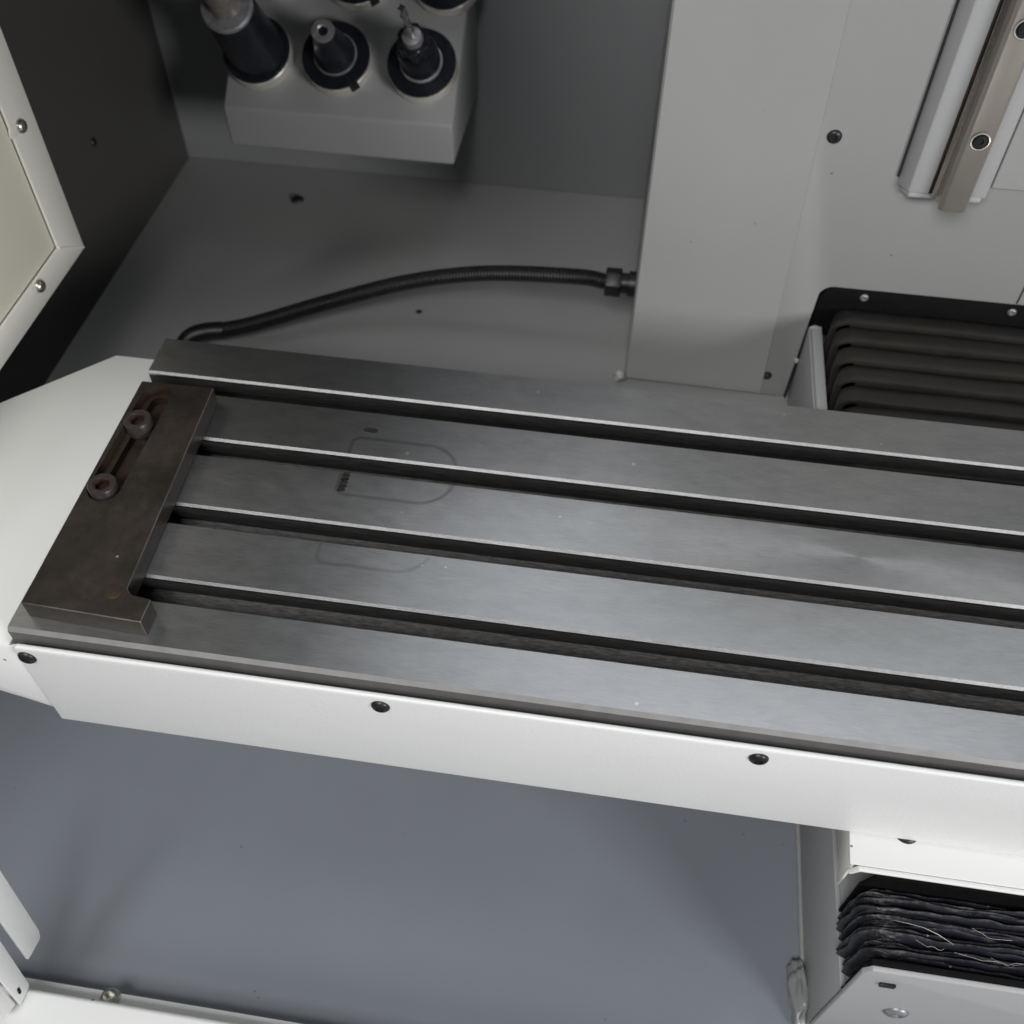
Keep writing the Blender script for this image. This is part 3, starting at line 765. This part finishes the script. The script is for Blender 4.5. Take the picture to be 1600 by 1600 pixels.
fbw = tag(empty('front_bellows', (0.75, -0.06, -0.19)), 'creased navy-black cloth bellows squeezed into thin dusty pleats', 'bellows')
fwl = Vector((0.75, -0.06, -0.19))
def front_pleat(y, seed, h, lift):
    bm = bmesh.new()
    path = []
    x0, zt, zb = 0.5975, -0.1300, -0.190
    for i in range(8): path.append((x0 + 0.0015*i/8, zb + (zt - 0.012 - zb)*i/8, -1.0, 0.25))
    for i in range(7):
        a = math.pi*(1 - 0.5*i/6); path.append((x0 + 0.0155 + 0.014*math.cos(a), zt - 0.012 + 0.012*math.sin(a), math.cos(a), math.sin(a)))
    for i in range(1, 90): path.append((x0 + 0.0155 + (1.05 - x0 - 0.0155)*(i/89)**1.3, zt, 0.0, 1.0))
    sect = [(0.0030, -1.0), (0.0020, -0.40), (0.0010, -0.08), (0.0, 0.06), (-0.0010, -0.06), (-0.0020, -0.40), (-0.0030, -1.0)]
    rows = []
    for (x, z, nx, nz) in path:
        w = noise.noise(Vector((x*16, seed*2.31, z*8)))*0.0040 + noise.noise(Vector((x*60, seed*5.7, z*40)))*0.0020
        l = noise.noise(Vector((x*20, seed*1.37 + 9, z*9)))*0.0045 + noise.noise(Vector((x*80, seed*4.1, z*45)))*0.0018 + lift
        fat = 1.0 + 0.45*noise.noise(Vector((x*12, seed*3.3, 4)))
        row = []
        for (dy, hh) in sect:
            k = hh*h + l
            row.append(bm.verts.new((x + nx*k, min(-0.0372, max(-0.0905, y + dy*fat + w)), z + nz*k)))
        rows.append(row)
    for a, b in zip(rows[:-1], rows[1:]):
        for k in range(len(sect)-1): bm.faces.new((a[k], a[k+1], b[k+1], b[k]))
    o = obj('pleat', on(fwl, bm), 'cloth', fbw); smooth(o.data, 80)
NP = 19
for i in range(NP):
    y = -0.0375 - 0.0535*i/(NP-1) + random.uniform(-0.0006, 0.0006)
    front_pleat(y, i*1.7 + 2, 0.010 + 0.003*random.random(), random.uniform(-0.0045, 0.0015) - (0.004 if i == 0 else 0))
obj('end_flange', on(fwl, prism([(0.5985, -0.191), (0.5985, -0.1330), (0.6050, -0.1160), (1.05, -0.1160), (1.05, -0.191)], 'y', -0.0358, -0.0340)), 'rubber_dark', fbw)  # black sheet added to darken the gap under the white rim
obj('core', on(fwl, box(0.612, 1.05, -0.089, -0.0352, -0.192, -0.1415)), 'cloth', fbw)
# pale fibres caught on the folds
fib = bmesh.new()
def strand(pts, r):
    t = tube(pts, r, 5); me = bpy.data.meshes.new('t'); t.to_mesh(me); t.free(); fib.from_mesh(me); bpy.data.meshes.remove(me)
for k in range(4):
    x = random.uniform(0.612, 0.70); y = random.uniform(-0.078, -0.052); l = random.uniform(0.008, 0.05); a = random.uniform(-0.35, 0.15)
    pts = []
    for i in range(9):
        t = i/8
        pts.append((x + l*t*math.cos(a), y + l*t*math.sin(a)*0.5 - 0.004*math.sin(t*2.6)*random.uniform(0.7, 1.2), -0.1255 + 0.0018*math.sin(t*3.1 + k) ))
    strand(pts, random.choice((0.00004, 0.00006, 0.00008)))
strand([(0.617, -0.0598, -0.1262), (0.628, -0.0612, -0.1248), (0.637, -0.0625, -0.1245), (0.646, -0.0655, -0.1248), (0.656, -0.0705, -0.1255)], [0.00004, 0.00015, 0.00012, 0.00025, 0.00008])
f_o = obj('fibres', on(fwl, fib), 'thread', fbw); f_o['kind'] = 'stuff'

# ------------------------------------------------------------------ front sill and the door channel ends at the lower left
si = tag(empty('front_sill', (0.10, -0.17, ZF)), 'white folded sill along the front edge of the floor', 'sill')
sil = Vector((0.10, -0.17, ZF))
obj('ledge', on(sil, box(-0.20, 0.60, -0.1620, -0.1520, ZF+0.001, -0.2800)), 'white_smooth', si, bevel=0.0012)
obj('raised_lip', on(sil, prism([(-0.1625, ZF+0.001), (-0.1625, -0.262), (-0.1650, -0.2590), (-0.2400, -0.2590), (-0.2400, ZF+0.001)], 'x', -0.20, 0.60)), 'white_smooth', si, bevel=0.0025, seg=4)
button_screw(si, Vector((0.0515, -0.1568, -0.2800)) - sil, (0, 0, 0), 0.0078, 'zinc', 'bolt', h=0.9)

XC = -0.005
db = tag(obj('door_guide_bar', prism([(-0.1110, -0.120), (-0.1266, -0.2345), (-0.1293, -0.2415), (-0.1320, -0.2430), (-0.1479, -0.2391), (-0.1392, -0.1709), (-0.1325, -0.120)], 'x', XC-0.003, XC), 'white', bevel=0.0009), 'flat white guide bar with rounded end at the left edge', 'guide bar')
dc = tag(empty('door_channel', (XC, -0.16, ZF)), 'white channel end with keyhole meeting the front sill', 'channel')
dcl = Vector((XC, -0.16, ZF))
obj('channel_web', on(dcl, prism([(-0.1397, -0.120), (-0.1494, -0.1832), (-0.1606, -0.2555), (-0.1625, -0.2588), (-0.1655, -0.2588), (-0.1757, -0.2575), (-0.1690, -0.1990), (-0.1600, -0.120)], 'x', XC-0.003, XC)), 'white', dc, bevel=0.0010)
obj('channel_side', on(dcl, prism([(-0.1759, -0.2570), (-0.1880, -0.2480), (-0.2000, -0.120), (-0.1602, -0.120), (-0.1692, -0.1990)], 'x', XC-0.014, XC-0.0032)), 'white', dc, bevel=0.0016)
obj('keyhole', capsule(-0.0024, 0.0006, 0.0022, -0.0004, 0.0013, 0, 0.0006), 'hole', dc, loc=Vector((XC+0.0001, -0.1690, -0.2440)) - dcl, rot=(0, R(90), 0))

# ------------------------------------------------------------------ parent transforms are local offsets already
bpy.context.view_layer.update()
